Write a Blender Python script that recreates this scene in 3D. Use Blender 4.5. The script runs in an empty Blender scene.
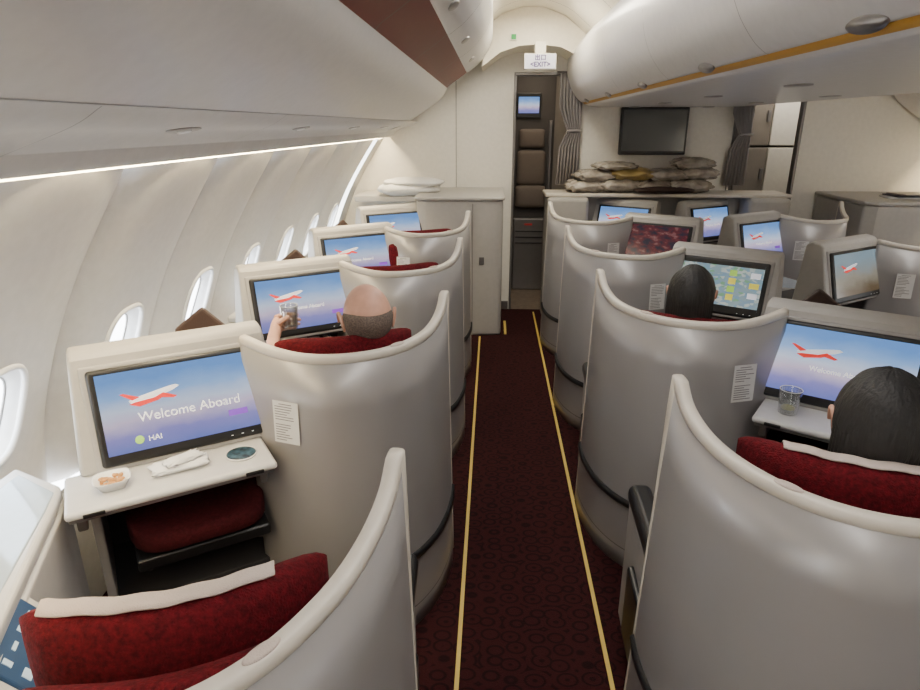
import bpy, bmesh, math, random
from mathutils import Vector, Matrix
random.seed(3)
scene=bpy.context.scene
V=Vector
# ---------------------------------------------------------------- materials
MATS={}
def mat(name,col,rough=.5,metal=0,spec=.5,noise=0,nscale=30,bump=0,bscale=200,emit=None,es=1,trans=0,coat=0,sheen=0,bstretch=(1,1,1)):
    if name in MATS: return MATS[name]
    m=bpy.data.materials.new(name); m.use_nodes=True
    nt=m.node_tree; b=nt.nodes['Principled BSDF']
    b.inputs['Base Color'].default_value=(*col,1)
    b.inputs['Roughness'].default_value=rough
    b.inputs['Metallic'].default_value=metal
    b.inputs['Specular IOR Level'].default_value=spec
    b.inputs['Transmission Weight'].default_value=trans
    b.inputs['Coat Weight'].default_value=coat
    b.inputs['Coat Roughness'].default_value=.12
    b.inputs['Sheen Weight'].default_value=sheen
    if emit:
        b.inputs['Emission Color'].default_value=(*emit,1); b.inputs['Emission Strength'].default_value=es
    tc=nt.nodes.new('ShaderNodeTexCoord')
    n=nt.nodes.new('ShaderNodeTexNoise'); n.inputs['Scale'].default_value=nscale
    nt.links.new(tc.outputs['Object'],n.inputs['Vector'])
    r=nt.nodes.new('ShaderNodeValToRGB'); k=noise if noise else .03
    r.color_ramp.elements[0].position=.3; r.color_ramp.elements[1].position=.7
    r.color_ramp.elements[0].color=(*[c*(1-k) for c in col],1); r.color_ramp.elements[1].color=(*[min(1,c*(1+k)) for c in col],1)
    nt.links.new(n.outputs['Fac'],r.inputs['Fac']); nt.links.new(r.outputs['Color'],b.inputs['Base Color'])
    if bump:
        n=nt.nodes.new('ShaderNodeTexNoise'); n.inputs['Scale'].default_value=bscale
        mp=nt.nodes.new('ShaderNodeMapping'); mp.inputs['Scale'].default_value=bstretch
        nt.links.new(tc.outputs['Object'],mp.inputs['Vector']); nt.links.new(mp.outputs[0],n.inputs['Vector'])
        bp=nt.nodes.new('ShaderNodeBump'); bp.inputs['Strength'].default_value=bump; bp.inputs['Distance'].default_value=.004
        nt.links.new(n.outputs['Fac'],bp.inputs['Height']); nt.links.new(bp.outputs['Normal'],b.inputs['Normal'])
    MATS[name]=m; return m

M_shell=mat('shell_silver_grey',(.355,.342,.338),.34,.25,.5,.015,8,coat=.22)
M_shell_in=mat('shell_inner_grey',(.37,.355,.34),.5)
M_rim=mat('rim_cream',(.64,.59,.51),.38)
M_house=mat('housing_warm_grey',(.42,.405,.38),.42)
M_cons=mat('console_white',(.58,.57,.56),.3)
M_constop=mat('console_top_sky_tint',(.42,.50,.58),.10,coat=.5)  # glossy top; blue in the base colour stands in for reflected sky
M_black=mat('black_plastic',(.010,.010,.011),.35)
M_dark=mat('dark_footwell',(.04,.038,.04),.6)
M_brown=mat('brown_leather',(.045,.022,.016),.5,bump=.2)
M_red=mat('red_fabric',(.095,.004,.008),.9,spec=.2,noise=.40,nscale=120,bump=.8,bscale=300)
M_redd=mat('dark_red_fabric',(.05,.005,.008),.9,spec=.2,noise=.3,nscale=90,bump=.6,bscale=260)
M_cloth=mat('headrest_cloth_white',(.56,.47,.42),.9,bump=.4,bscale=400)
M_wall=mat('sidewall_white',(.74,.725,.705),.5)
M_wallt=mat('window_frame_white',(.84,.84,.84),.4)
M_bin=mat('bin_white',(.66,.64,.62),.34,coat=.1)
M_binr=mat('bin_underside',(.64,.625,.61),.5)
M_ceil=mat('ceiling_cream',(.86,.81,.68),.6)
M_orange=mat('bin_handle_strip_wood',(.52,.28,.04),.45,spec=.3)
M_mahog=mat('bin_handle_mahogany',(.15,.022,.012),.45,spec=.3)
M_chrome=mat('chrome_grey',(.30,.29,.28),.3,.7)
M_groove=mat('seam_grey',(.18,.17,.16),.7)
M_bulk=mat('bulkhead_white',(.80,.77,.70),.5)
M_yellow=mat('yellow_guide_strip',(.60,.42,.08),.5)
M_curt=mat('curtain_grey',(.30,.28,.28),.8,bump=.3)
M_gfloor=mat('galley_floor_beige',(.14,.105,.075),.5,noise=.2,nscale=20)
M_metal=mat('galley_metal',(.20,.19,.19),.35,.6)
M_galley=mat('galley_panel_warm',(.20,.175,.15),.5)
M_gdark=mat('galley_dark_interior',(.06,.052,.048),.6)
M_jump=mat('jumpseat_brown',(.15,.12,.10),.7)
M_skin=mat('skin',(.56,.31,.225),.5,noise=.12,nscale=20,bump=.1)
M_hair=mat('hair_black',(.006,.005,.005),.6,noise=.5,nscale=60,bump=.8,bscale=170,bstretch=(1,1,.06))
M_hairg=mat('hair_grey_brown',(.13,.10,.085),.85,noise=.35,nscale=200,bump=.7,bscale=300)
M_shirt=mat('shirt_dark',(.05,.05,.07),.9,bump=.3)
M_shirtb=mat('shirt_black',(.015,.014,.016),.9,bump=.3)
M_eye=mat('eye_white',(.8,.78,.75),.2)
M_lip=mat('lips',(.45,.15,.13),.5)
M_nut=mat('nuts_tan',(.50,.25,.08),.6,noise=.3,nscale=60)
M_dish=mat('dish_white',(.85,.85,.83),.2)
M_paper=mat('napkin_paper',(.80,.80,.80),.9,bump=.3,bscale=60)
M_coast=mat('coaster_blue_green',(.03,.07,.09),.4,noise=.9,nscale=55)
M_plastic=mat('plastic_wrap',(.40,.355,.30),.22,noise=.35,nscale=12,bump=1,bscale=34,coat=.7)
M_plasticy=mat('yellow_label_wrap',(.42,.30,.10),.3,noise=.3,nscale=10,bump=1,bscale=30,coat=.6)
M_pillow=mat('pillow_white',(.72,.71,.69),.6,bump=.6,bscale=25)
M_blue=mat('control_panel_navy',(.03,.07,.16),.3)
M_icon=mat('icon_light',(.5,.65,.8),.5,emit=(.5,.7,.9),es=.2)
M_tv=mat('tv_black_glass',(.006,.010,.011),.12,coat=.5)
M_lemon=mat('lemon_slice',(.65,.60,.15),.5)
M_text_w=mat('text_white',(.9,.9,.9),.6,emit=(1,1,1),es=.7)
M_planer=mat('plane_red',(.6,.02,.02),.6,emit=(.8,.05,.03),es=.6)
M_planew=mat('plane_white',(.8,.8,.85),.6,emit=(.8,.82,.9),es=.5)
M_purple=mat('ui_purple',(.2,.05,.5),.6,emit=(.25,.08,.6),es=.6)
M_green=mat('ui_green',(.3,.6,.1),.6,emit=(.45,.65,.1),es=.5)
M_yel=mat('ui_yellow',(.6,.5,.05),.6,emit=(.8,.68,.1),es=.6)
M_exit=mat('exit_sign_face',(.60,.60,.68),.4,emit=(.82,.82,1),es=.25)
M_exitt=mat('exit_text',(.05,.02,.16),.6)
M_exitg=mat('exit_pictogram_green',(.03,.35,.08),.6)
M_redlab=mat('label_red',(.5,.03,.03),.5)

def carpet():
    m=bpy.data.materials.new('carpet_maroon'); m.use_nodes=True; nt=m.node_tree; b=nt.nodes['Principled BSDF']
    b.inputs['Roughness'].default_value=.95; b.inputs['Specular IOR Level'].default_value=.15
    tc=nt.nodes.new('ShaderNodeTexCoord'); mp=nt.nodes.new('ShaderNodeMapping'); mp.inputs['Scale'].default_value=(13,17,1)
    nt.links.new(tc.outputs['Object'],mp.inputs['Vector'])
    v=nt.nodes.new('ShaderNodeTexVoronoi'); v.inputs['Scale'].default_value=1; v.inputs['Randomness'].default_value=.45
    nt.links.new(mp.outputs['Vector'],v.inputs['Vector'])
    s=nt.nodes.new('ShaderNodeMath'); s.operation='MULTIPLY'; s.inputs[1].default_value=19
    nt.links.new(v.outputs['Distance'],s.inputs[0])
    q=nt.nodes.new('ShaderNodeMath'); q.operation='SINE'; nt.links.new(s.outputs[0],q.inputs[0])
    r=nt.nodes.new('ShaderNodeValToRGB'); r.color_ramp.elements[0].position=.3; r.color_ramp.elements[1].position=.9
    r.color_ramp.elements[0].color=(.044,.009,.010,1); r.color_ramp.elements[1].color=(.019,.005,.006,1)
    nt.links.new(q.outputs[0],r.inputs['Fac'])
    n=nt.nodes.new('ShaderNodeTexNoise'); n.inputs['Scale'].default_value=260; nt.links.new(tc.outputs['Object'],n.inputs['Vector'])
    mx=nt.nodes.new('ShaderNodeMixRGB'); mx.blend_type='MULTIPLY'; mx.inputs['Fac'].default_value=.6
    nt.links.new(r.outputs['Color'],mx.inputs['Color1']); nt.links.new(n.outputs['Fac'],mx.inputs['Color2'])
    nt.links.new(mx.outputs['Color'],b.inputs['Base Color'])
    bp=nt.nodes.new('ShaderNodeBump'); bp.inputs['Strength'].default_value=.6; bp.inputs['Distance'].default_value=.003
    nt.links.new(n.outputs['Fac'],bp.inputs['Height']); nt.links.new(bp.outputs['Normal'],b.inputs['Normal'])
    return m
M_carpet=carpet()

def screen_mat(kind):
    nm='screen_'+kind
    if nm in MATS: return MATS[nm]
    m=bpy.data.materials.new(nm); m.use_nodes=True; nt=m.node_tree; b=nt.nodes['Principled BSDF']
    b.inputs['Base Color'].default_value=(.01,.01,.01,1); b.inputs['Roughness'].default_value=.15
    uv=nt.nodes.new('ShaderNodeUVMap'); sp=nt.nodes.new('ShaderNodeSeparateXYZ'); nt.links.new(uv.outputs[0],sp.inputs[0])
    n=nt.nodes.new('ShaderNodeTexNoise'); nt.links.new(uv.outputs[0],n.inputs['Vector']); n.inputs['Detail'].default_value=5
    r=nt.nodes.new('ShaderNodeValToRGB'); es=.95
    if kind=='sky':
        n.inputs['Scale'].default_value=4
        a=nt.nodes.new('ShaderNodeMath'); a.operation='MULTIPLY_ADD'; a.inputs[1].default_value=.22
        nt.links.new(n.outputs['Fac'],a.inputs[0]); nt.links.new(sp.outputs['Y'],a.inputs[2])
        nt.links.new(a.outputs[0],r.inputs['Fac'])
        cr=r.color_ramp; cr.elements[0].position=.05; cr.elements[0].color=(.14,.20,.60,1); cr.elements[1].position=1.0; cr.elements[1].color=(.14,.34,.80,1)
        e=cr.elements.new(.3); e.color=(.28,.26,.66,1)
        e=cr.elements.new(.48); e.color=(.70,.58,.78,1)
        e=cr.elements.new(.62); e.color=(.66,.74,.95,1)
        e=cr.elements.new(.8); e.color=(.30,.52,.92,1)
    elif kind=='map':
        v=nt.nodes.new('ShaderNodeTexVoronoi'); v.inputs['Scale'].default_value=19; nt.links.new(uv.outputs[0],v.inputs['Vector'])
        s2=nt.nodes.new('ShaderNodeSeparateColor'); nt.links.new(v.outputs['Color'],s2.inputs[0])
        nt.links.new(s2.outputs[0],r.inputs['Fac']); cr=r.color_ramp; cr.interpolation='CONSTANT'
        cr.elements[0].color=(.30,.42,.46,1); cr.elements[1].position=.88; cr.elements[1].color=(.22,.46,.26,1)
        for p,c in((.3,(.50,.58,.55,1)),(.42,(.24,.40,.52,1)),(.6,(.25,.38,.50,1)),(.7,(.58,.64,.60,1))):
            e=cr.elements.new(p); e.color=c
        es=.75
    elif kind=='movie':
        n.inputs['Scale'].default_value=7; nt.links.new(n.outputs['Fac'],r.inputs['Fac']); cr=r.color_ramp
        cr.elements[0].position=.38; cr.elements[0].color=(.02,.02,.05,1); cr.elements[1].position=.8; cr.elements[1].color=(.5,.3,.3,1)
        e=cr.elements.new(.55); e.color=(.16,.02,.03,1); es=.6
    elif kind=='land':
        a=nt.nodes.new('ShaderNodeMath'); a.operation='MULTIPLY_ADD'; a.inputs[1].default_value=.4; n.inputs['Scale'].default_value=3
        nt.links.new(n.outputs['Fac'],a.inputs[0]); nt.links.new(sp.outputs['Y'],a.inputs[2]); nt.links.new(a.outputs[0],r.inputs['Fac']); cr=r.color_ramp
        cr.elements[0].position=.3; cr.elements[0].color=(.16,.11,.06,1); cr.elements[1].position=1; cr.elements[1].color=(.30,.42,.5,1)
        e=cr.elements.new(.6); e.color=(.36,.33,.26,1); es=.7
    nt.links.new(r.outputs['Color'],b.inputs['Emission Color']); b.inputs['Emission Strength'].default_value=es
    MATS[nm]=m; return m
M_plac=mat('placard_printed',(.72,.71,.69),.4)
M_ink=mat('placard_ink',(.22,.21,.21),.6)
def thin(name,tint,gl):
    m=bpy.data.materials.new(name); m.use_nodes=True; nt=m.node_tree
    nt.nodes.remove(nt.nodes['Principled BSDF']); o=nt.nodes['Material Output']
    t=nt.nodes.new('ShaderNodeBsdfTransparent'); t.inputs[0].default_value=(*tint,1)
    g=nt.nodes.new('ShaderNodeBsdfGlossy'); g.inputs['Roughness'].default_value=.04
    lw=nt.nodes.new('ShaderNodeLayerWeight'); lw.inputs['Blend'].default_value=gl
    x=nt.nodes.new('ShaderNodeMixShader')
    if gl<.1: x.inputs[0].default_value=.04
    else: nt.links.new(lw.outputs['Facing'],x.inputs[0])
    nt.links.new(t.outputs[0],x.inputs[1]); nt.links.new(g.outputs[0],x.inputs[2]); nt.links.new(x.outputs[0],o.inputs[0]); return m
M_pane=thin('window_acrylic',(.98,.99,1),.05)
M_glass=thin('clear_glass',(.90,.92,.92),.45)

# ---------------------------------------------------------------- helpers
def link(o,parent=None):
    scene.collection.objects.link(o)
    if parent is not None:
        o.parent=parent; o.matrix_parent_inverse=Matrix.Translation(-parent.location)
    return o
def empty(name,loc):
    e=bpy.data.objects.new(name,None); e.location=loc; e.empty_display_size=.1; scene.collection.objects.link(e); return e
def mk(name,verts,faces,m,parent=None,smooth=True,bevel=0,sub=0,seg=2,uvs=None):
    me=bpy.data.meshes.new(name); me.from_pydata([tuple(v) for v in verts],[],faces); me.update()
    if len(faces)>1:
        bm=bmesh.new(); bm.from_mesh(me); bmesh.ops.recalc_face_normals(bm,faces=bm.faces); bm.to_mesh(me); bm.free()
    if uvs:
        ul=me.uv_layers.new(name='UVMap')
        for i,l in enumerate(me.loops): ul.data[i].uv=uvs[l.vertex_index]
    me.materials.append(m)
    for p in me.polygons: p.use_smooth=smooth
    o=bpy.data.objects.new(name,me); link(o,parent)
    if bevel:
        b=o.modifiers.new('bev','BEVEL'); b.width=bevel; b.segments=seg; b.limit_method='ANGLE'; b.angle_limit=math.radians(35)
    if sub:
        s=o.modifiers.new('sub','SUBSURF'); s.levels=sub; s.render_levels=sub
    return o
def quad(name,c,r,u,w,h,m,parent=None):
    c=V(c);r=V(r)*w/2;u=V(u)*h/2
    return mk(name,[c-r-u,c+r-u,c+r+u,c-r+u],[(0,1,2,3)],m,parent,False,uvs=[(0,0),(1,0),(1,1),(0,1)])
def fbox(name,c,r,f,u,w,d,h,m,parent=None,bevel=.006,seg=3):
    c=V(c);r=V(r)*w/2;f=V(f)*d/2;u=V(u)*h/2
    vs=[c+r*a+f*b+u*g for g in(-1,1) for b in(-1,1) for a in(-1,1)]
    fs=[(0,1,3,2),(4,6,7,5),(0,4,5,1),(2,3,7,6),(0,2,6,4),(1,5,7,3)]
    return mk(name,vs,fs,m,parent,False,bevel,seg=seg)
X,Y,Z=V((1,0,0)),V((0,1,0)),V((0,0,1))
def box(name,x0,x1,y0,y1,z0,z1,m,parent=None,bevel=.004):
    return fbox(name,((x0+x1)/2,(y0+y1)/2,(z0+z1)/2),X,Y,Z,x1-x0,y1-y0,z1-z0,m,parent,bevel)
def prism(name,poly,z0,z1,m,parent=None,bevel=.006,seg=3):
    n=len(poly); vs=[(p[0],p[1],z0) for p in poly]+[(p[0],p[1],z1) for p in poly]
    fs=[tuple(range(n)),tuple(range(n,2*n))]+[(i,(i+1)%n,n+(i+1)%n,n+i) for i in range(n)]
    return mk(name,vs,fs,m,parent,False,bevel,seg=seg)
def catmull(pts,per=6):
    pts=[V(p) for p in pts]; P=[pts[0]*2-pts[1]]+pts+[pts[-1]*2-pts[-2]]; out=[]
    for i in range(1,len(P)-2):
        for k in range(per):
            t=k/per; a,b,c,d=P[i-1],P[i],P[i+1],P[i+2]
            out.append(.5*((2*b)+(c-a)*t+(2*a-5*b+4*c-d)*t*t+(3*b-a-3*c+d)*t**3))
    out.append(P[-2]); return out
def extr(name,prof,y0,y1,m,parent=None,per=6,ny=1,smooth=True):
    pts=catmull([(p[0],0,p[1]) for p in prof],per) if per>1 else [V((p[0],0,p[1])) for p in prof]
    vs=[];fs=[];n=len(pts)
    for j in range(ny+1):
        y=y0+(y1-y0)*j/ny
        vs+=[(p.x,y,p.z) for p in pts]
    for j in range(ny):
        for i in range(n-1):
            a=j*n+i; fs.append((a,a+1,a+n+1,a+n))
    return mk(name,vs,fs,m,parent,smooth)
def tube(name,path,rad,m,parent=None,ns=10,closed=False,cap=True):
    path=[V(p) for p in path]; n=len(path); vs=[];fs=[]; prev=None
    for i,p in enumerate(path):
        a=path[(i-1)%n] if (closed or i>0) else p; b=path[(i+1)%n] if (closed or i<n-1) else p
        T=(b-a).normalized()
        N=T.orthogonal().normalized() if prev is None else (prev-T*prev.dot(T)).normalized()
        prev=N; B=T.cross(N); r=rad[i] if isinstance(rad,(list,tuple)) else rad
        for k in range(ns):
            th=2*math.pi*k/ns; vs.append(p+N*math.cos(th)*r+B*math.sin(th)*r)
    for i in range(n if closed else n-1):
        for k in range(ns):
            j=(i+1)%n; fs.append((i*ns+k,i*ns+(k+1)%ns,j*ns+(k+1)%ns,j*ns+k))
    if cap and not closed:
        fs.append(tuple(range(ns))[::-1]); fs.append(tuple((n-1)*ns+k for k in range(ns)))
    return mk(name,vs,fs,m,parent)
def lathe(name,c,prof,m,parent=None,ns=28):
    vs=[];fs=[];n=len(prof)
    for r,z in prof:
        for k in range(ns):
            th=2*math.pi*k/ns; vs.append((c[0]+r*math.cos(th),c[1]+r*math.sin(th),c[2]+z))
    for i in range(n-1):
        for k in range(ns): fs.append((i*ns+k,i*ns+(k+1)%ns,(i+1)*ns+(k+1)%ns,(i+1)*ns+k))
    fs.append(tuple(range(ns))); fs.append(tuple((n-1)*ns+k for k in range(ns)))
    return mk(name,vs,fs,m,parent)
def disc(name,c,r,u,a,b,m,parent=None,th=.004):
    c=V(c);r=V(r).normalized();u=V(u).normalized();n=r.cross(u); vs=[];fs=[];ns=28
    for s,o in((1.0,-th),(1.0,th*.5),(.86,th)):
        for k in range(ns):
            t=2*math.pi*k/ns; vs.append(c+r*a*s*math.cos(t)+u*b*s*math.sin(t)+n*o)
    for i in range(2):
        for k in range(ns): fs.append((i*ns+k,i*ns+(k+1)%ns,(i+1)*ns+(k+1)%ns,(i+1)*ns+k))
    fs.append(tuple(range(ns))); fs.append(tuple(2*ns+k for k in range(ns)))
    return mk(name,vs,fs,m,parent)
def text(name,s,c,r,u,size,m,parent=None,align='CENTER',off=0):
    cu=bpy.data.curves.new(name,'FONT'); cu.body=s; cu.size=size; cu.align_x=align; cu.align_y='CENTER'; cu.offset=off
    t=bpy.data.objects.new(name+'_c',cu); scene.collection.objects.link(t)
    dg=bpy.context.evaluated_depsgraph_get(); dg.update()
    me=bpy.data.meshes.new_from_object(t.evaluated_get(dg)); bpy.data.objects.remove(t)
    r=V(r);u=V(u);n=r.cross(u); c=V(c)
    me.transform(Matrix(((r.x,u.x,n.x,c.x),(r.y,u.y,n.y,c.y),(r.z,u.z,n.z,c.z),(0,0,0,1)))); me.materials.clear(); me.materials.append(m)
    return link(bpy.data.objects.new(name,me),parent)
def pad(name,c,s,f,w,th,z0,z1,m,parent=None,curve=.0,p=3.2,lean=0,na=16,nr=20,endk=6):
    vs=[];fs=[];c=V(c);s=V(s);f=V(f);zc=(z0+z1)/2;hz=(z1-z0)/2
    for i in range(na+1):
        a=math.sin((-1+2*i/na)*math.pi/2); k=max(.02,(1-abs(a)**endk))**.5
        for j in range(nr):
            t=2*math.pi*j/nr; ct,st=math.cos(t),math.sin(t)
            dx=math.copysign(abs(ct)**(2/p),ct)*th/2*k; dz=math.copysign(abs(st)**(2/p),st)*hz*(.80+.20*k)
            vs.append(V((c.x,c.y,zc))+s*(a*w/2)+f*(curve*a*a+dx-lean*dz)+Z*dz)
    for i in range(na):
        for j in range(nr): fs.append((i*nr+j,i*nr+(j+1)%nr,(i+1)*nr+(j+1)%nr,(i+1)*nr+j))
    fs.append(tuple(range(nr))); fs.append(tuple(na*nr+j for j in range(nr)))
    return mk(name,vs,fs,m,parent)
def blob(name,c,sx,sy,sz,m,parent,seed=0,rot=0,p=2.6,ns=28,nl=16,crump=.05):
    rnd=random.Random(seed); ph=[rnd.uniform(0,6) for _ in range(8)]; vs=[];fs=[]
    for j in range(nl+1):
        la=-math.pi/2+math.pi*j/nl
        for i in range(ns):
            lo=2*math.pi*i/ns; ca,sa=math.cos(la),math.sin(la); cc,ss=math.cos(lo),math.sin(lo)
            pw=lambda v,e:math.copysign(abs(v)**(2/e),v)
            x=pw(ca,p)*pw(cc,p*1.4);y=pw(ca,p)*pw(ss,p*1.4);z=pw(sa,2.2)*(1-.35*max(abs(x),abs(y))**3)
            k=1+crump*(math.sin(7*lo+ph[0])*math.cos(5*la+ph[1])+.6*math.sin(13*lo+ph[2]+3*la))
            x*=sx/2*k;y*=sy/2*k;z*=sz/2*k
            vs.append((c[0]+x*math.cos(rot)-y*math.sin(rot),c[1]+x*math.sin(rot)+y*math.cos(rot),c[2]+z))
    for j in range(nl):
        for i in range(ns): fs.append((j*ns+i,j*ns+(i+1)%ns,(j+1)*ns+(i+1)%ns,(j+1)*ns+i))
    return mk(name,vs,fs,m,parent)

# ---------------------------------------------------------------- camera
sp_,cp_=math.sin(math.radians(19.2)),math.cos(math.radians(19.2)); sy_,cy_=math.sin(math.radians(2.9)),math.cos(math.radians(2.9))
Fv=V((-sy_*cp_,cy_*cp_,-sp_)); Rv=V((cy_,sy_,0)); Uv=Rv.cross(Fv)
cam=bpy.data.cameras.new('camera'); co=bpy.data.objects.new('camera',cam); scene.collection.objects.link(co)
co.matrix_world=Matrix(((Rv.x,Uv.x,-Fv.x,0),(Rv.y,Uv.y,-Fv.y,0),(Rv.z,Uv.z,-Fv.z,1.65),(0,0,0,1)))
cam.lens=36*630/920; cam.sensor_width=36; cam.clip_start=.02
scene.camera=co

# ---------------------------------------------------------------- room shell
CX2=2.90
Y0,Y1,YB=-1.6,8.0,5.8
mir=lambda prof:[(CX2-a,b) for a,b in prof]
box('floor',-1.5,4.4,Y0,YB,-.05,0,M_carpet,bevel=0)
box('floor_galley',-1.5,4.4,YB,Y1,-.05,0.0,M_gfloor,bevel=0)
for i,x in enumerate((-.087,.397,2.503,2.987)):
    box('trim_floor_strip_%d'%(i+1),x-.007,x+.007,Y0,4.95 if i<1 else 5.7,0,.004,M_yellow,bevel=0)
box('trim_floor_strip_5',.115,.135,5.02,5.4,0,.004,M_yellow,bevel=0)
WP=[(-1.42,.0),(-1.425,.4),(-1.39,.7),(-1.315,.93),(-1.215,1.15),(-1.09,1.36),(-.965,1.545)]
WC=catmull([(a,0,b) for a,b in WP],10)
def wx(z):
    for a,b in zip(WC,WC[1:]):
        if a.z<=z<=b.z: return a.x+(b.x-a.x)*(z-a.z)/(b.z-a.z+1e-9)
    return WC[-1].x if z>1 else WC[0].x
def wall_side(name,mirror):
    fx=(lambda x:CX2-x) if mirror else (lambda x:x)
    par=empty(name,(fx(-1.4),2.5,0))
    vs=[];fs=[]
    nbay=11; P=.62; y00=1.47-P/2-P*4
    zc,hz,hy=.895,.150,.112; zb,zt=.5,1.545; N=64
    fr=[];winv=[]
    for b in range(nbay):
        ya=y00+b*P; yc=ya+P/2
        base=len(vs)
        inner=[];outer=[]
        for k in range(N):
            t=2*math.pi*k/N-math.pi/4
            ct,st=math.cos(t),math.sin(t)
            inner.append((yc+math.copysign(abs(ct)**.66,ct)*hy,zc+math.copysign(abs(st)**.66,st)*hz))
            q=max(abs(ct),abs(st)); u_,v_=ct/q,st/q
            outer.append((yc+u_*P/2,(zt+zb)/2+v_*(zt-zb)/2))
        ts=[0,.12,.25,.4,.55,.7,.82,.90,.96,1.0]
        for q in ts:
            for k in range(N):
                y=inner[k][0]*(1-q)+outer[k][0]*q; z=inner[k][1]*(1-q)+outer[k][1]*q
                x=wx(z)
                e=abs(y-yc)/(P/2)
                bulge=-.062*e**3.5
                if q==1.0 and e>.99: bulge-=.022
                rr_=((y-yc)/.20)**2+((z-zc)/.26)**2
                bulge-=.014*math.exp(-rr_*1.2)
                vs.append((fx(x+bulge),y,z))
        for i in range(len(ts)-1):
            for k in range(N):
                a=base+i*N+k; c=base+i*N+(k+1)%N; fs.append((a,c,c+N,a+N))
        rb=len(winv)
        for q,dep in((1,.014),(.95,.025),(.88,.045),(.87,.060)):
            for k in range(N):
                y=yc+(inner[k][0]-yc)*q; z=zc+(inner[k][1]-zc)*q; x=wx(inner[k][1]*.5+z*.5)-dep
                winv.append((fx(x),y,z-dep*.25))
        fr.append((rb,yc))
        extr('panel_seam',[(fx(wx(z_)-.077),z_) for z_ in [.5+.104*i for i in range(11)]],ya-.0045,ya+.0045,M_groove,par,per=1)
    mk('panels',vs,fs,M_wall,par)
    f2=[]
    for rb,yc in fr:
        for i in range(3):
            for k in range(N):
                a=rb+i*N+k;c=rb+i*N+(k+1)%N; f2.append((a,c,c+N,a+N))
    mk('window_reveals',winv,f2,M_wallt,par)
    for i,(rb,yc) in enumerate(fr):
        w=empty('window_%d'%(i+1+(nbay if mirror else 0)),(fx(-1.38),yc,zc))
        ring=[V(winv[rb+k])+V((fx(.006)-fx(0),0,.0)) for k in range(N)]
        tube('frame_ring',ring,.009,M_wallt,w,ns=8,closed=True)
        tube('gasket_ring',[V(winv[rb+3*N+k]) for k in range(N)],.004,M_chrome,w,ns=6,closed=True)
        mk('pane',[winv[rb+3*N+k] for k in range(N)],[tuple(range(N))],M_pane,w,False)
    extr('lower_panel',[(fx(wx(z)-.004),z) for z in (0,.1,.3,.5)],Y0,YB,M_wall,par,per=1)
    ycend=y00+nbay*P
    if ycend<YB: extr('end_panel',[(fx(wx(z)),z) for z in [.5+i*.1045 for i in range(11)]],ycend,YB,M_wall,par,per=1)
    extr('cove_back',[(fx(a),b) for a,b in((-.965,1.545),(-1.0,1.57),(-1.03,1.62),(-1.0,1.68),(-.9,1.68))],Y0,YB,M_wall,par,per=1)
    extr('fuselage_lining',[(fx(a),b) for a,b in((-1.05,1.6),(-1.0,2.0),(-.7,2.35),(0,2.6))],Y0,YB,M_wall,par,per=3)
wall_side('wall_left',False); wall_side('wall_right',True)

def bins_side(mirror):
    fx=(lambda x:CX2-x) if mirror else (lambda x:x); g=lambda pr:[(fx(a),b) for a,b in pr]
    par=empty('overhead_bin_row',(fx(-.5),2,1.9)); E=5.74 if mirror else 5.25
    extr('lip',g([(-.90,1.67),(-.905,1.60),(-.915,1.572),(-.908,1.558),(-.89,1.562),(-.86,1.60)]),Y0,YB,M_binr,par,4)
    extr('service_panel',g([(-.86,1.60),(-.80,1.632),(-.72,1.650),(-.66,1.683)]),Y0,YB,M_binr,par,5)
    extr('underside',g([(-.66,1.685),(-.58,1.735),(-.48,1.80),(-.42,1.845),(-.385,1.885),(-.365,1.925)]),Y0,E,M_bin,par,6)
    extr('handle_strip',g([(-.365,1.925),(-.345,1.945),(-.285,1.985),(-.215,2.035)]),Y0,E,M_orange if mirror else M_mahog,par,5)
    face=[(-.215,2.035),(-.195,2.042),(-.12,2.10),(-.05,2.19),(-.02,2.28),(-.02,2.40)]
    extr('door_face',g(face),Y0,E,M_bin,par,6)
    prof=[(-.86,1.60),(-.72,1.650),(-.58,1.735),(-.42,1.845),(-.365,1.925),(-.285,1.985),(-.215,2.035),(-.12,2.10),(-.05,2.19),(-.02,2.28),(-.02,2.45),(-.9,2.3),(-1.0,1.7)]
    mk('end_cap',[(fx(a),E,b) for a,b in prof],[tuple(range(len(prof)))],M_bin,par,False)
    so=.0015*(-1 if mirror else 1)
    for k in range(7):
        y=-.9+k*1.0
        if y<E:
            extr('door_seam',[(fx(a)+so,b-.0015) for a,b in face[:5]],y-.003,y+.003,M_groove,par,6)
            extr('handle_seam',[(fx(a)+so,b-.0015) for a,b in((-.365,1.925),(-.345,1.945),(-.285,1.985),(-.215,2.035))],y-.003,y+.003,M_black,par,5)
            extr('panel_seam',[(fx(a)+so,b-.002) for a,b in((-.86,1.60),(-.72,1.650),(-.66,1.683))],y-.002,y+.002,M_chrome,par,5)
        y=-.4+k*1.0
        if y<E-.1:
            disc('latch',(fx(-.155),y,2.068),Y,(V((fx(.085)-fx(0),0,.06))),.06,.025,M_chrome,par)
            disc('reading_light',(fx(-.76),y,1.641),Y,V((fx(.085)-fx(0),0,.02)),.075,.030,M_chrome,par)
            disc('reading_light_lens',(fx(-.76),y,1.637),Y,V((fx(.085)-fx(0),0,.02)),.022,.018,M_wallt,par)
bins_side(False); bins_side(True)

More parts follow.
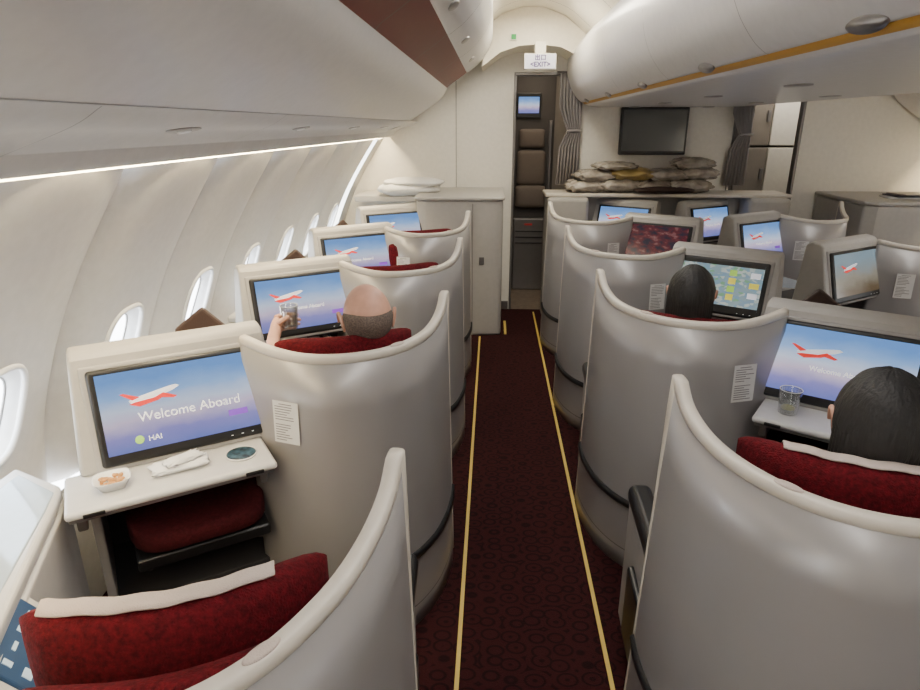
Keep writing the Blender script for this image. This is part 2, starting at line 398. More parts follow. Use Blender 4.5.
def bins_center():
    par=empty('overhead_bin_row',(1.45,2,1.9)); E=5.7
    for s in (0,1):
        g=(lambda pr:[(CX2-a,b) for a,b in pr]) if s else (lambda pr:pr)
        fx=(lambda x:CX2-x) if s else (lambda x:x)
        extr('underside',g([(.76,1.818),(.80,1.804),(1.0,1.797),(1.45,1.795)]),Y0,E,M_bin,par,4)
        extr('handle_strip',g([(.76,1.818),(.754,1.821),(.746,1.826),(.739,1.833)]),Y0,E,M_orange,par,3)
        face=[(.739,1.833),(.725,1.838),(.69,1.868),(.645,1.93),(.612,2.01),(.597,2.10),(.61,2.20),(.68,2.30)]
        extr('door_face',g(face),Y0,E,M_bin,par,6)
        for k in range(7):
            y=-.1+k*1.0
            extr('door_seam',[(fx(a-.0015),b-.001) for a,b in face[:6]],y-.002,y+.002,M_chrome,par,5)
            y=.42+k*.985
            if y<5.5:
                disc('latch',(fx(.724),y,1.838),Y,V((fx(-.05)-fx(0),0,.045)),.07,.021,M_chrome,par,.005)
                disc('reading_light',(fx(1.15),y+.25,1.795),Y,V((fx(.1)-fx(0),0,0)),.09,.04,M_chrome,par,-.004)
    prof=[(.76,1.818),(.739,1.833),(.69,1.868),(.645,1.93),(.612,2.01),(.597,2.10),(.68,2.30),(1.45,2.4)]
    pp=prof+[(CX2-a,b) for a,b in prof[:-1][::-1]]
    mk('end_cap',[(a,E,b) for a,b in pp],[tuple(range(len(pp)))],M_bin,par,False)
bins_center()
cpf=[(-.03,2.39),(.06,2.45),(.2,2.49),(.35,2.49),(.52,2.43),(.64,2.34),(.72,2.27)]
ce=empty('ceiling',(1.45,2,2.5))
for s in(0,1):
    g=mir(cpf) if s else cpf
    extr('aisle_vault',g,Y0,YB,M_ceil,ce,5)
    for k in range(8):
        y=-.6+k*.8
        if y<YB: extr('vault_seam',[(a,b-.002) for a,b in g],y-.003,y+.003,M_groove,ce,5)
    lo=[(-.10,2.08),(.04,2.18),(.18,2.225),(.34,2.235),(.50,2.215),(.62,2.16),(.74,2.08)]
    gg=mir(lo) if s else lo
    extr('arch_underside',gg,5.30,YB,M_ceil,ce,5)
    n=len(g); vs=[(a,5.30,b) for a,b in g]+[(a,5.30,b) for a,b in gg]
    mk('arch_face',vs,[(i,i+1,n+i+1,n+i) for i in range(n-1)],M_ceil,ce,False)
box('ceiling_outer',-1.6,4.5,Y0,Y1,2.62,2.68,M_ceil,ce,0)
box('galley_ceiling',-1.5,4.4,YB+.05,Y1,2.25,2.3,M_ceil,ce,0)
box('wall_rear',-1.5,4.4,Y0-.05,Y0,0,2.62,M_bulk,bevel=0)
bk=empty('wall_front',(1.4,YB,0))
box('panel_1',-1.5,.185,YB,YB+.05,0,2.62,M_bulk,bk,0)
box('panel_2',.70,2.06,YB,YB+.05,0,2.62,M_bulk,bk,0)
box('panel_3',2.60,4.4,YB,YB+.05,0,2.62,M_bulk,bk,0)
box('header_1',.185,.70,YB,YB+.05,2.05,2.62,M_bulk,bk,0)
box('header_2',2.06,2.60,YB,YB+.05,2.05,2.62,M_bulk,bk,0)
for i,(a,b) in enumerate(((.185,.70),(2.06,2.60))):
    d=empty('door_%d'%(i+1),((a+b)/2,YB,1))
    box('jamb_1',a-.018,a+.004,YB-.012,YB+.06,0,2.07,M_metal,d,.003)
    box('jamb_2',b-.004,b+.018,YB-.012,YB+.06,0,2.07,M_metal,d,.003)
    box('lintel',a-.018,b+.018,YB-.012,YB+.06,2.05,2.075,M_metal,d,.003)
box('baseboard_front',-1.4,.16,YB-.012,YB,0,.08,M_metal,bevel=.002)
box('panel_seam',-.33,-.325,YB-.003,YB,0,2.1,M_groove,bk,0)
def curtain(x0,x1,y,z0,z1):
    vs=[];fs=[];n=70;lv=[0,.35,.5,.6,.7,1]
    for l in lv:
        z=z0+(z1-z0)*l; cinch=1-.40*math.exp(-((l-.5)/.12)**2)
        for i in range(n+1):
            t=i/n; x=x1+(x0-x1)*(t)*cinch
            vs.append((x,y+.022*math.sin(t*math.pi*2*7)+.006*math.sin(t*40+l*5),z))
    for j in range(len(lv)-1):
        for i in range(n): a=j*(n+1)+i; fs.append((a,a+1,a+n+2,a+n+1))
    e=empty('curtain',((x0+x1)/2,y,(z0+z1)/2))
    o=mk('pleated_cloth',vs,fs,M_curt,e); o.modifiers.new('s','SOLIDIFY').thickness=.003
    tube('rail',[(min(x0,x1)-.03,y,z1+.01),(max(x0,x1)+.03,y,z1+.01)],.01,M_metal,e)
    tube('tie_band',[(x1,y-.04,(z0+z1)/2),(x1+(x0-x1)*.6,y-.045,(z0+z1)/2)],.012,M_curt,e)
curtain(.55,.745,YB-.06,1.16,2.06)
curtain(2.00,2.18,YB-.06,1.16,2.0)
es=empty('exit_sign',(.34,5.2,2.11))
box('housing',.22,.46,5.18,5.22,2.050,2.160,M_bulk,es,.006)
quad('face',(.34,5.177,2.105),X,Z,.228,.098,M_exit,es)
text('chinese_text','出口',(.34,5.172,2.129),X,Z,.044,M_exitt,es,off=.0008)
text('english_text','<EXIT>',(.34,5.172,2.083),X,Z,.047,M_exitt,es,off=.001)
box('bracket',.30,.38,5.19,5.31,2.160,2.24,M_ceil,es,.002)
ns=empty('safety_pictogram',(.15,5.29,2.13))
box('plate',.115,.165,5.285,5.30,2.26,2.31,M_bulk,ns,.002); box('symbol',.122,.158,5.282,5.286,2.267,2.303,M_exitg,ns,0)
tv=empty('wall_tv',(1.36,YB-.03,1.60))
box('frame',1.08,1.65,YB-.045,YB,1.41,1.80,M_black,tv,.012)
quad('screen',(1.365,YB-.047,1.61),X,Z,.53,.335,M_tv,tv)
gy=6.65
box('wall_galley',-1.45,4.35,gy,gy+.05,0,2.25,M_galley,bevel=0)
box('wall_galley_left',-1.5,-1.45,YB+.05,gy+.05,0,2.25,M_galley,bevel=0)
box('wall_galley_right',4.35,4.4,YB+.05,gy+.05,0,2.25,M_galley,bevel=0)
js=empty('crew_jumpseat',(.39,gy-.08,1.2))
box('recess_panel',.17,.60,gy-.012,gy,.0,2.15,M_gdark,js,0)
pad('headrest',(.38,gy-.06,0),X,-Y,.25,.07,1.44,1.62,M_jump,js)
pad('backrest',(.38,gy-.06,0),X,-Y,.28,.08,1.08,1.42,M_jump,js)
pad('seat_fold',(.38,gy-.08,0),X,-Y,.30,.10,.86,1.08,M_jump,js)
for x in(.20,.56): box('side_rail',x-.012,x+.012,gy-.09,gy-.012,0,1.7,M_metal,js,.004)
gm=empty('galley_monitor',(.32,gy-.03,1.9))
box('bezel',.22,.46,gy-.04,gy-.012,1.72,1.95,M_black,gm,.006)
quad('screen',(.34,gy-.042,1.84),X,Z,.20,.15,screen_mat('sky'),gm)
gb=empty('galley_storage_box',(.38,gy-.05,.6))
box('body',.22,.54,gy-.09,gy-.012,0,.75,M_metal,gb,.01)
for z in(.5,.56,.62): box('rib',.24,.52,gy-.10,gy-.09,z-.006,z+.006,M_black,gb,.002)
box('label',.33,.41,gy-.095,gy-.09,.68,.70,M_redlab,gb,0)
gc=empty('galley_cabinet',(2.9,6.3,1))
box('plinth',2.05,2.95,6.46,6.6,0,.1,M_metal,gc,.002)
for i,(x0,x1) in enumerate(((2.05,2.33),(2.34,2.62),(2.63,2.95))):
    for j,(z0,z1) in enumerate(((.1,.95),(.97,1.45),(1.47,2.0))):
        box('door_panel',x0,x1,6.45,6.6,z0,z1,M_bulk if i==2 else M_gdark if i==0 else M_galley,gc,.008)
        box('handle',x1-.05,x1-.02,6.43,6.45,(z0+z1)/2-.05,(z0+z1)/2+.05,M_metal,gc,.004)
box('countertop',2.0,3.0,6.38,6.62,.94,.965,M_metal,gc,.004)

# ---------------------------------------------------------------- suites
HC=V((-.28,-.29,0))
RIMP=[(-.60,-.350,1.040),(-.50,-.400,1.022),(-.40,-.430,1.012),(-.30,-.430,1.010),(-.20,-.395,1.010),(-.12,-.325,1.010),(-.062,-.225,1.012),(-.03,-.13,1.022),(-.010,-.05,1.052),(0,0,1.105)]
def suite(ax,py,m,outer=-1.20,seat=True,placard=True,screen='sky',tray=False,shell=True,mon_text=False,house=True,hx=0.0,wing=False,hdz=-.03,ky=1.0,mac=True):
    RIMC=catmull([(a,b*ky,c) for a,b,c in RIMP],6)
    W=lambda x,y,z=0: V((ax+m*x,py+y,z))
    D=lambda x,y,z=0: V((m*x,y,z))
    par=empty('suite_shell',W(-.4,-.2,0))
    n=len(RIMC); nrm=[]
    for i in range(n):
        a=RIMC[max(0,i-1)];b=RIMC[min(n-1,i+1)]; T=V((b.x-a.x,b.y-a.y,0)).normalized(); nrm.append(V((T.y,-T.x,0)))
    def P(i,zf,off):
        c=RIMC[i]; t=i/(n-1); z=c.z*zf; lean=.045*(1-zf)*(1 if t>.15 else t/.15)
        x=c.x+nrm[i].x*(off+lean*(1-.75*t**4)); y=c.y+nrm[i].y*(off+lean)+.09*(1-zf)*t**4
        return W(x+hx*(1-t)**2,y,z)
    if shell:
        lv=[0,.06,.28,.6,.85,1]; vs=[];fs=[]
        for off in(.0,-.026):
            for l in lv:
                for i in range(n): vs.append(P(i,l,off))
        nl=len(lv); B=nl*n
        for k in range(nl-1):
            for i in range(n-1):
                a=k*n+i; fs.append((a,a+1,a+n+1,a+n)); a+=B; fs.append((a,a+n,a+n+1,a+1))
            fs.append((k*n,(k+1)*n,B+(k+1)*n,B+k*n)); a=k*n+n-1; fs.append((a,a+B,a+n+B,a+n))
        for i in range(n-1):
            fs.append((i,i+1,B+i+1,B+i)); a=(nl-1)*n+i; fs.append((a,a+1,a+1+B,a+B))
        mk('curved_shell',vs,fs,M_shell,par)
        path=[];N=[]
        for i in range(n): path.append(P(i,1,-.012)+V((0,0,.003))); N.append(D(*nrm[i][:]))
        for k in range(1,16):
            zf=1-k/15; path.append(P(n-1,zf,-.012)+D(0,.003,0)); N.append(D(*nrm[-1][:]))
        vs=[];fs=[];ns=12;q=len(path)
        for i,p in enumerate(path):
            a=path[max(0,i-1)];b=path[min(q-1,i+1)];T=(b-a).normalized();Bv=T.cross(N[i]).normalized()
            big=1 if i<n else max(.45,1-(i-n)*.15)
            for k in range(ns):
                th=2*math.pi*k/ns; ct,st=math.cos(th),math.sin(th)
                vs.append(p+N[i]*math.copysign(abs(ct)**.6,ct)*.0148+Bv*math.copysign(abs(st)**.6,st)*.0148*big)
        for i in range(q-1):
            for k in range(ns): fs.append((i*ns+k,i*ns+(k+1)%ns,(i+1)*ns+(k+1)%ns,(i+1)*ns+k))
        fs.append(tuple(range(ns)));fs.append(tuple((q-1)*ns+k for k in range(ns)))
        mk('cream_rim',vs,fs,M_rim,par)
        vs=[];fs=[];i0=int(n*.3)
        for zf,off in((.262,.001),(.266,.012),(.286,.012),(.29,.001)):
            for i in range(i0,n): vs.append(P(i,zf,off))
        w_=n-i0
        for k in range(3):
            for i in range(w_-1): a=k*w_+i; fs.append((a,a+1,a+w_+1,a+w_))
        mk('bumper_strip',vs,fs,M_black,par)
        vs=[];fs=[]
        for zf,off in((.075,.0006),(.080,.0006)):
            for i in range(i0,n): vs.append(P(i,zf,off))
        for i in range(w_-1): fs.append((i,i+1,i+w_+1,i+w_))
        mk('kick_panel_seam',vs,fs,M_groove,par)
        ii=int(n*.55); cc_=P(ii,1,-.012)+Z*.018; tt=D(nrm[ii].y,-nrm[ii].x)
        disc('rim_catch',cc_,tt,D(*nrm[ii][:]) if tt.cross(D(*nrm[ii][:])).z>0 else -D(*nrm[ii][:]),.028,.010,M_cloth,par,.003)
        if placard:
            i=int(n*.17); c=P(i,.80,.0035); T=V((-nrm[i].y,nrm[i].x,0)); r=D(T.x,T.y)
            if r.x<0: r=-r
            up=(P(i,.9,.0)-P(i,.7,.0)).normalized(); no=r.cross(up)
            pl=empty('safety_placard',c); quad('printed_label',c,r,up,.088,.135,M_plac,pl)
            rl=random.Random(int(py*10)); vs=[];fs=[]
            for k in range(15):
                if k in(7,): continue
                v_=.058-.0082*k; L=rl.uniform(.45,.98)*.074; x0=-.037
                if k==0: x0=-.022;L=.044
                b_=len(vs); q=c+no*.0012
                vs+=[q+r*x0+up*(v_-.0014),q+r*(x0+L)+up*(v_-.0014),q+r*(x0+L)+up*(v_+.0014),q+r*x0+up*(v_+.0014)]; fs.append((b_,b_+1,b_+2,b_+3))
            mk('printed_lines',vs,fs,M_ink,pl,False)
        prism('side_panel',[W(a,b)[:2] for a,b in((-.03,.02),(-.045,.02),(-.07,.50),(-.055,.50))],.0,.46,M_shell_in,par,.006)
        fbox('lower_black_trim',W(-.035,.17,.20),D(1,0),D(-.04,1).normalized(),Z,.03,.34,.26,M_black,par,.012)
        fbox('aisle_armrest',W(-.065,.25,.52),D(1,0),D(-.04,1).normalized(),Z,.075,.44,.065,M_black,par,.025,5)
    r=D(.835,.55).normalized(); nh=D(.55,-.835).normalized()
    if m<0: r=-r
    C=W(-.74+hx,-.47,.885); tl=math.radians(15)
    if house:
        u=(Z*math.cos(tl)-nh*math.sin(tl)); nn=nh*math.cos(tl)+Z*math.sin(tl)
        mp=empty('seat_monitor',C)
        fbox('bezel',C-nn*.012,r,nn,u,.455,.024,.275,M_black,mp,.010)
        S=C+nn*.0015+u*.008
        quad('screen',S,r,u,.415,.228,screen_mat(screen),mp)
        for k in range(3): quad('touch_key',C+nn*.002-u*.122+r*(.12+.03*k),r,u,.006,.002,M_text_w,mp)
        def poly(nm,pts,mm,o=.003): mk(nm,[S+nn*o+r*a+u*b for a,b in pts],[tuple(range(len(pts)))],mm,mp,False)
        def rect(nm,x0,x1,y0,y1,mm,o=.002): poly(nm,[(x0,y0),(x1,y0),(x1,y1),(x0,y1)],mm,o)
        if screen in('sky','land'):
            poly('aircraft_fuselage',[(-.13,.022),(-.11,.018),(-.02,.040),(.0,.050),(-.01,.055),(-.03,.053),(-.12,.036),(-.135,.030)],M_planew)
            poly('aircraft_belly',[(-.135,.020),(-.11,.010),(-.06,.019),(-.03,.034),(-.07,.028),(-.12,.024)],M_planer,.0035)
            poly('aircraft_tail',[(-.125,.030),(-.155,.052),(-.145,.053),(-.105,.036)],M_planer,.0036)
            poly('aircraft_wing',[(-.07,.028),(-.02,.018),(-.01,.022),(-.045,.038)],M_planer,.0038)
        if screen=='sky':
            rect('menu_button',.12,.175,-.070,-.052,M_purple,.003)
            if mon_text:
                text('welcome_text','Welcome Aboard',S+nn*.004+u*-.022+r*.02,r,u,.038,M_text_w,mp)
                text('logo_text','HAI',S+nn*.004-u*.085-r*.085,r,u,.022,M_text_w,mp)
                disc('logo_badge',S+nn*.003-u*.083-r*.125,r,u,.012,.012,M_green,mp,.0008)
            else:
                text('welcome_text','Welcome Aboard',S+nn*.004+u*-.022,r,u,.024,M_text_w,mp)
        if screen=='map':
            rect('map_header',-.2075,.2075,.098,.114,M_black)
            rect('map_footer',-.2075,.2075,-.114,-.100,M_black)
            for k in range(4): rect('flight_data_tile',.050,.085,.050-.040*k,.080-.040*k,M_yel if k%2 else M_green)
            for k in range(3): rect('flight_data_row',.150,.195,.048-.05*k,.075-.05*k,M_yel if k==1 else M_planew)
            rect('route_line',-.09,-.086,-.08,.08,M_planer)
        bk=-nh
        prof=[(.0,.735),(.003,.75),(.088,1.045),(.105,1.062),(.15,1.068),(.185,1.05),(.20,.735)]
        base=C-Z*.885+nh*.025
        npf=len(prof); hv=[]
        for sgn in(-1,1):
            for d,z in prof:
                t=(z-.735)/.34; hwid=.285-.024*t
                hv.append(V((base.x,base.y,z))+r*sgn*hwid+bk*(d))
        hf=[tuple(range(npf)),tuple(range(npf,2*npf))]+[(i,(i+1)%npf,npf+(i+1)%npf,npf+i) for i in range(npf)]
        mk('monitor_housing',hv,hf,M_house,par,False,.014,seg=4)
        fbox('housing_inset',C-nn*.018,r,nn,u,.485,.014,.300,M_shell_in,par,.012)
        b0=V((base.x,base.y,0))
        for sg in(-1,1):
            fbox('footwell_side',b0+r*sg*.272+bk*.20+Z*.37,r,bk,Z,.025,.32,.72,M_house,par,.006)
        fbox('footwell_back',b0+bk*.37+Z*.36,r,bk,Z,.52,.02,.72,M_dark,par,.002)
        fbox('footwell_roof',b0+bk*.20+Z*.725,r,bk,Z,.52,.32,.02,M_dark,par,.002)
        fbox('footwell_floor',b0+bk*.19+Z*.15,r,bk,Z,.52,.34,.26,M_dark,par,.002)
        ot=empty('footrest_ottoman',b0+bk*.17+Z*.42)
        pad('cushion',b0+bk*.08,r,bk,.40,.34,.47,.55,M_redd,ot,p=4)
        fbox('frame',b0+bk*.08+Z*.45,r,bk,Z,.38,.30,.04,M_black,ot,.01)
        for sg in(-1,1): tube('support_strut',[b0-bk*.05+r*sg*.16+Z*.43,b0+bk*.24+r*sg*.16+Z*.29],.012,M_metal,ot)
    cpoly=[(-.70,-.26),(-.955,.38),(-1.0,.47),(outer,.47),(outer,-.20),(-.86,-.26)]
    if outer>-1.1: cpoly=[(-.70,-.26),(-.90,.25),(-.96,.47),(outer,.47),(outer,-.20),(-.86,-.26)]
    if not house: cpoly[3:5]=[(outer,.56),(outer,-.75)]; cpoly[5]=(-.80,-.75); cpoly[0]=(-.66,-.34)
    prism('side_console',[W(a,b)[:2] for a,b in cpoly],.0,.70,M_cons,par,.012)
    cx=sum(a for a,b in cpoly)/6; cy=sum(b for a,b in cpoly)/6
    prism('console_lid',[W(cx+(a-cx)*.96,cy+(b-cy)*.97)[:2] for a,b in cpoly],.695,.735,M_cons,par,.014,4)
    prism('console_tabletop',[W(cx+(a-cx)*.78,cy+(b-cy)*.90)[:2] for a,b in cpoly],.72,.738,M_constop,par,.004)
    if wing:
        a0,a1=W(-.95,-.06),W(-.76,.0)
        fdir=(a1-a0).normalized(); pn=V((-fdir.y,fdir.x,0))*.012; L_=(a1-a0).length
        vs=[a0+Z*.74,a1+Z*.74,a1+Z*.95,a0+fdir*(L_*.5)+Z*1.055,a0+Z*.98]
        vs=[v-pn for v in vs]+[v+pn for v in vs]
        mk('brown_wing_divider',vs,[(0,1,2,3,4),(5,6,7,8,9)]+[(i,(i+1)%5,5+(i+1)%5,5+i) for i in range(5)],M_brown,par,False,.01)
    e=D(-.357,.934).normalized(); ni=D(.934,.357).normalized(); pc=W(-.785,-.02,.645)+ni*.028
    pu=(Z*.80-ni*.6).normalized(); er=e if e.cross(pu).dot(ni)>0 else -e
    cpn=empty('seat_control_panel',pc); no=er.cross(pu)
    fbox('surround',pc-no*.014,er,no,pu,.25,.02,.20,M_cons,cpn,.008)
    fbox('body',pc-no*.008,er,no,pu,.20,.02,.155,M_blue,cpn,.006)
    for a in range(4):
        for b in range(3):
            q=pc+no*.003+er*(-.066+.044*a)+pu*(-.045+.045*b)
            fbox('key_icon',q,er,no,pu,.022 if (a+b)%2 else .013,.002,.008 if a%2 else .020,M_icon,cpn,0)
    if tray:
        tc_=W(-.735+hx,-.585,.725)
        tp=empty('tray_table',tc_)
        fbox('tabletop',tc_,r,nh,Z,.53,.215,.022,M_cons,tp,.010,4)
        fbox('edge_band',tc_-Z*.012,r,nh,Z,.515,.20,.02,M_metal,tp,.004)
        for a in(.2,-.2): fbox('latch',tc_+nh*.108-Z*.004+r*a,r,nh,Z,.05,.006,.012,M_black,tp,.002)
        for sg in(-1,1): fbox('support_arm',tc_-Z*.05+r*sg*.235-nh*.03,r,nh,Z,.025,.14,.07,M_metal,tp,.006)
    f=D(-.37,.93).normalized(); s=D(.93,.37).normalized()
    if seat:
        st=empty('airline_seat',W(HC.x,HC.y,.5)); H=W(HC.x,HC.y); h=hdz
        pad('backrest',H-f*.055,s,f,.46,.10,.46,1.01+h,M_red,st,.07,3.0,lean=.04)
        pad('headrest',H+f*.045,s,f,.44,.100,.80+h,1.05+h,M_red,st,.06,2.5)
        pad('seat_cushion',H+f*.33,s,f,.50,.54,.36,.50,M_red,st,0,4)
        pad('leg_rest',H+f*.60,s,f,.46,.08,.10,.42,M_redd,st,0,4)
        fbox('seat_base',H+f*.30+Z*.17,s,f,Z,.44,.46,.34,M_dark,st,.02)
        vs=[];fs=[];na=24;sec=[(.058,.84),(.061,.95),(.057,1.005),(.044,1.037),(.020,1.054),(-.004,1.056),(-.014,1.054)]
        if not mac: sec=sec[:4]
        for i in range(na+1):
            a=-.86+(1.48)*i/na
            for dx,z in sec: vs.append(H+s*(a*.22)+f*(.045+.06*a*a+dx)+Z*(z+h-.010*a**4+.0015*math.sin(a*19)))
        k=len(sec)
        for i in range(na):
            for j in range(k-1): q=i*k+j; fs.append((q,q+1,q+k+1,q+k))
        o=mk('antimacassar',vs,fs,M_cloth,st); o.modifiers.new('s','SOLIDIFY').thickness=.003
    return W,D,f,s,r,nh

AXL,AXB,AXC,AXD=-.15,.42,CX2-.42+.14,CX2+.15
U={}
U['L1']=suite(AXL,.97,1,placard=False,house=False,hdz=-.05,ky=1.14)
U['L2']=suite(AXL,2.1,1,tray=True,mon_text=True,wing=True,hdz=-.022,mac=False)
U['L3']=suite(AXL,3.2,1,hx=.045,wing=True,mac=False)
U['L4']=suite(AXL,4.27,1,hx=.08,wing=True,mac=False)
U['L5']=suite(AXL,5.33,1,shell=False,seat=False,hx=.15)
U['B1']=suite(AXB,1.35,-1,outer=-1.015,placard=False,hdz=-.012)
U['B2']=suite(AXB,2.48,-1,outer=-1.015,tray=True,hdz=-.055,wing=True,mac=False)
U['B3']=suite(AXB,3.64,-1,outer=-1.015,screen='map',hx=.02,hdz=-.055,mac=False)
U['B4']=suite(AXB,4.84,-1,outer=-1.015,screen='movie',hx=.04,hdz=-.05,mac=False)
U['B5']=suite(AXB,5.84,-1,outer=-1.015,shell=False,seat=False,hx=.08)
U['C1']=suite(AXC,1.66,1,outer=-1.015,hdz=-.05,mac=False)
U['C2']=suite(AXC+.05,2.80,1,outer=-1.015,hdz=-.05,mac=False)
U['C3']=suite(AXC+.11,3.94,1,outer=-1.015,screen='land',hdz=-.05,mac=False)
U['C4']=suite(AXC+.02,4.98,1,outer=-1.015,hdz=-.05,mac=False)
U['C5']=suite(AXC-.06,5.84,1,outer=-1.015,shell=False,seat=False)
U['D3']=suite(AXD,3.2,-1)
U['D4']=suite(AXD,4.27,-1)

fc=empty('front_cabinet',(-.25,5.3,0))
prism('body',[(-.60,5.0),(-.52,4.97),(-.20,4.97),(.06,4.99),(.085,5.02),(.085,5.78),(-.60,5.78)],0,1.10,M_house,fc,.02,4)
prism('top',[(-.61,4.99),(-.52,4.955),(-.20,4.955),(.07,4.975),(.098,5.01),(.098,5.79),(-.61,5.79)],1.10,1.13,M_house,fc,.012,4)
box('door_groove',-.155,-.150,4.964,4.972,.05,1.08,M_groove,fc,0)
box('door_latch',-.10,-.06,4.968,4.978,.60,.66,M_metal,fc,.003)
pe=empty('wrapped_pillow',(-.70,5.40,1.18))
box('shelf',-1.15,-.60,5.30,5.78,1.05,1.10,M_house,fc,.01)
blob('pillow_lower',(-.70,5.38,1.155),.52,.32,.12,M_pillow,pe,1,.1)
blob('pillow_upper',(-.66,5.38,1.205),.50,.30,.08,M_pillow,pe,2,-.1)
cc=empty('front_console',(1.45,5.4,0))
box('body',.46,2.44,5.58,5.77,0,1.09,M_house,cc,.02)
box('top',.44,2.46,5.42,5.77,1.085,1.115,M_rim,cc,.01)
box('body_wing_1',.46,.80,5.36,5.60,0,1.085,M_house,cc,.03)
box('body_wing_2',2.10,2.44,5.36,5.60,0,1.085,M_house,cc,.03)
bp_=empty('wrapped_blanket_pile',(1.25,5.58,1.2))
rr=random.Random(5)
for i,(x,z,w,h,c) in enumerate(((.78,1.165,.32,.11,0),(1.06,1.175,.36,.12,0),(1.36,1.165,.36,.11,0),(1.64,1.175,.36,.12,0),(.86,1.25,.34,.10,0),(1.16,1.265,.38,.11,1),(1.46,1.26,.36,.10,0),(1.70,1.275,.34,.11,0),(1.66,1.355,.34,.09,0),(1.02,1.33,.34,.07,0))):
    blob('blanket_bag',(x,5.57+rr.uniform(-.02,.02),z),w,.30,h,M_plasticy if c else M_plastic,bp_,i,rr.uniform(-.15,.15),2.9,40,20,crump=.10)
blob('folded_brown_blanket',(1.42,5.44,1.145),.50,.14,.06,M_brown,bp_,33,.05)
rc=empty('front_cabinet',(3.5,5.3,0))
prism('body',[(2.82,5.02),(2.90,4.97),(3.9,4.97),(4.1,5.0),(4.1,5.78),(2.82,5.78)],0,1.08,M_house,rc,.02,4)
prism('top',[(2.81,5.0),(2.89,4.955),(3.9,4.955),(4.1,4.98),(4.1,5.79),(2.81,5.79)],1.08,1.11,M_house,rc,.012,4)
mg=empty('magazine_stack',(3.3,5.3,1.13))
for i in range(3): fbox('magazine',(3.25+.03*i,5.25,1.117+.012*i),V((.98,.2*(i-1),0)).normalized(),V((-.2*(i-1),.98,0)).normalized(),Z,.30,.21,.010,(M_paper,M_shirt,M_metal)[i],mg,.002)

# ---------------------------------------------------------------- tray items
def tpt(W,nh,r,a,b,z=.737): return W(-.735,-.585,z)+r*a+nh*b
W,D,f,s,r,nh=U['L2']
c=tpt(W,nh,r,-.150,.015); bw=empty('snack_bowl',c)
vs=[];fs=[];ns_=32;lv=[(.030,0),(.044,.026),(.047,.030),(.042,.028),(.030,.008),(.001,.007)]
for ra,z in lv:
    for k in range(ns_):
        t=2*math.pi*k/ns_; ct,st=math.cos(t),math.sin(t)
        vs.append(c+r*math.copysign(abs(ct)**.55,ct)*ra+nh*math.copysign(abs(st)**.55,st)*ra*.85+Z*z)
for i in range(len(lv)-1):
    for k in range(ns_): fs.append((i*ns_+k,i*ns_+(k+1)%ns_,(i+1)*ns_+(k+1)%ns_,(i+1)*ns_+k))
fs.append(tuple(range(ns_)))
mk('dish',vs,fs,M_dish,bw)
rn=random.Random(2)
for k in range(26):
    a,b=rn.uniform(-.026,.026),rn.uniform(-.022,.022)
    blob('nut',tuple(c+r*a+nh*b+Z*rn.uniform(.014,.026)),.017,.010,.009,M_nut,bw,k,rn.uniform(0,3),2.0,8,6,0)
c=tpt(W,nh,r,.02,-.0); nk=empty('paper_napkin',c)
blob('crumpled_sheet',tuple(c+Z*.012),.15,.070,.022,M_paper,nk,9,.6,5,30,12,.10)
blob('crumpled_fold',tuple(c+Z*.026+r*.01),.10,.045,.02,M_paper,nk,12,.9,4,30,12,.16)
c=tpt(W,nh,r,.185,.01); cs=empty('drink_coaster',c)
lathe('disc',tuple(c),[(.040,0),(.042,.002),(.042,.005),(.036,.006),(.001,.006)],M_coast,cs)
lathe('rim',tuple(c),[(.0425,0),(.0435,.004),(.0425,.006),(.0415,.005)],M_dish,cs)
def tumbler(name,c,h=.085,r0=.030,r1=.036,lem=True):
    g=empty(name,c)
    lathe('glass_wall',tuple(c),[(r0-.002,0),(r0,.002),(r1,h),(r1-.001,h+.001),(r1-.003,h),(r0-.003,.010),(.001,.009)],M_glass,g,32)
    tube('glass_lip',[V(c)+V((math.cos(a)*(r1-.0015),math.sin(a)*(r1-.0015),h)) for a in [2*math.pi*k/28 for k in range(28)]],.0012,M_dish,g,6,closed=True)
    if lem: lathe('lemon_slice',(c[0],c[1]+.002,c[2]+.018),[(.001,-.003),(.021,-.003),(.023,0),(.021,.003),(.001,.003)],M_lemon,g)
    return g
W,D,f,s,r,nh=U['B2']
c=W(-.735,-.585,.737)-r*.175+nh*(.01)
tumbler('drinking_glass',c)

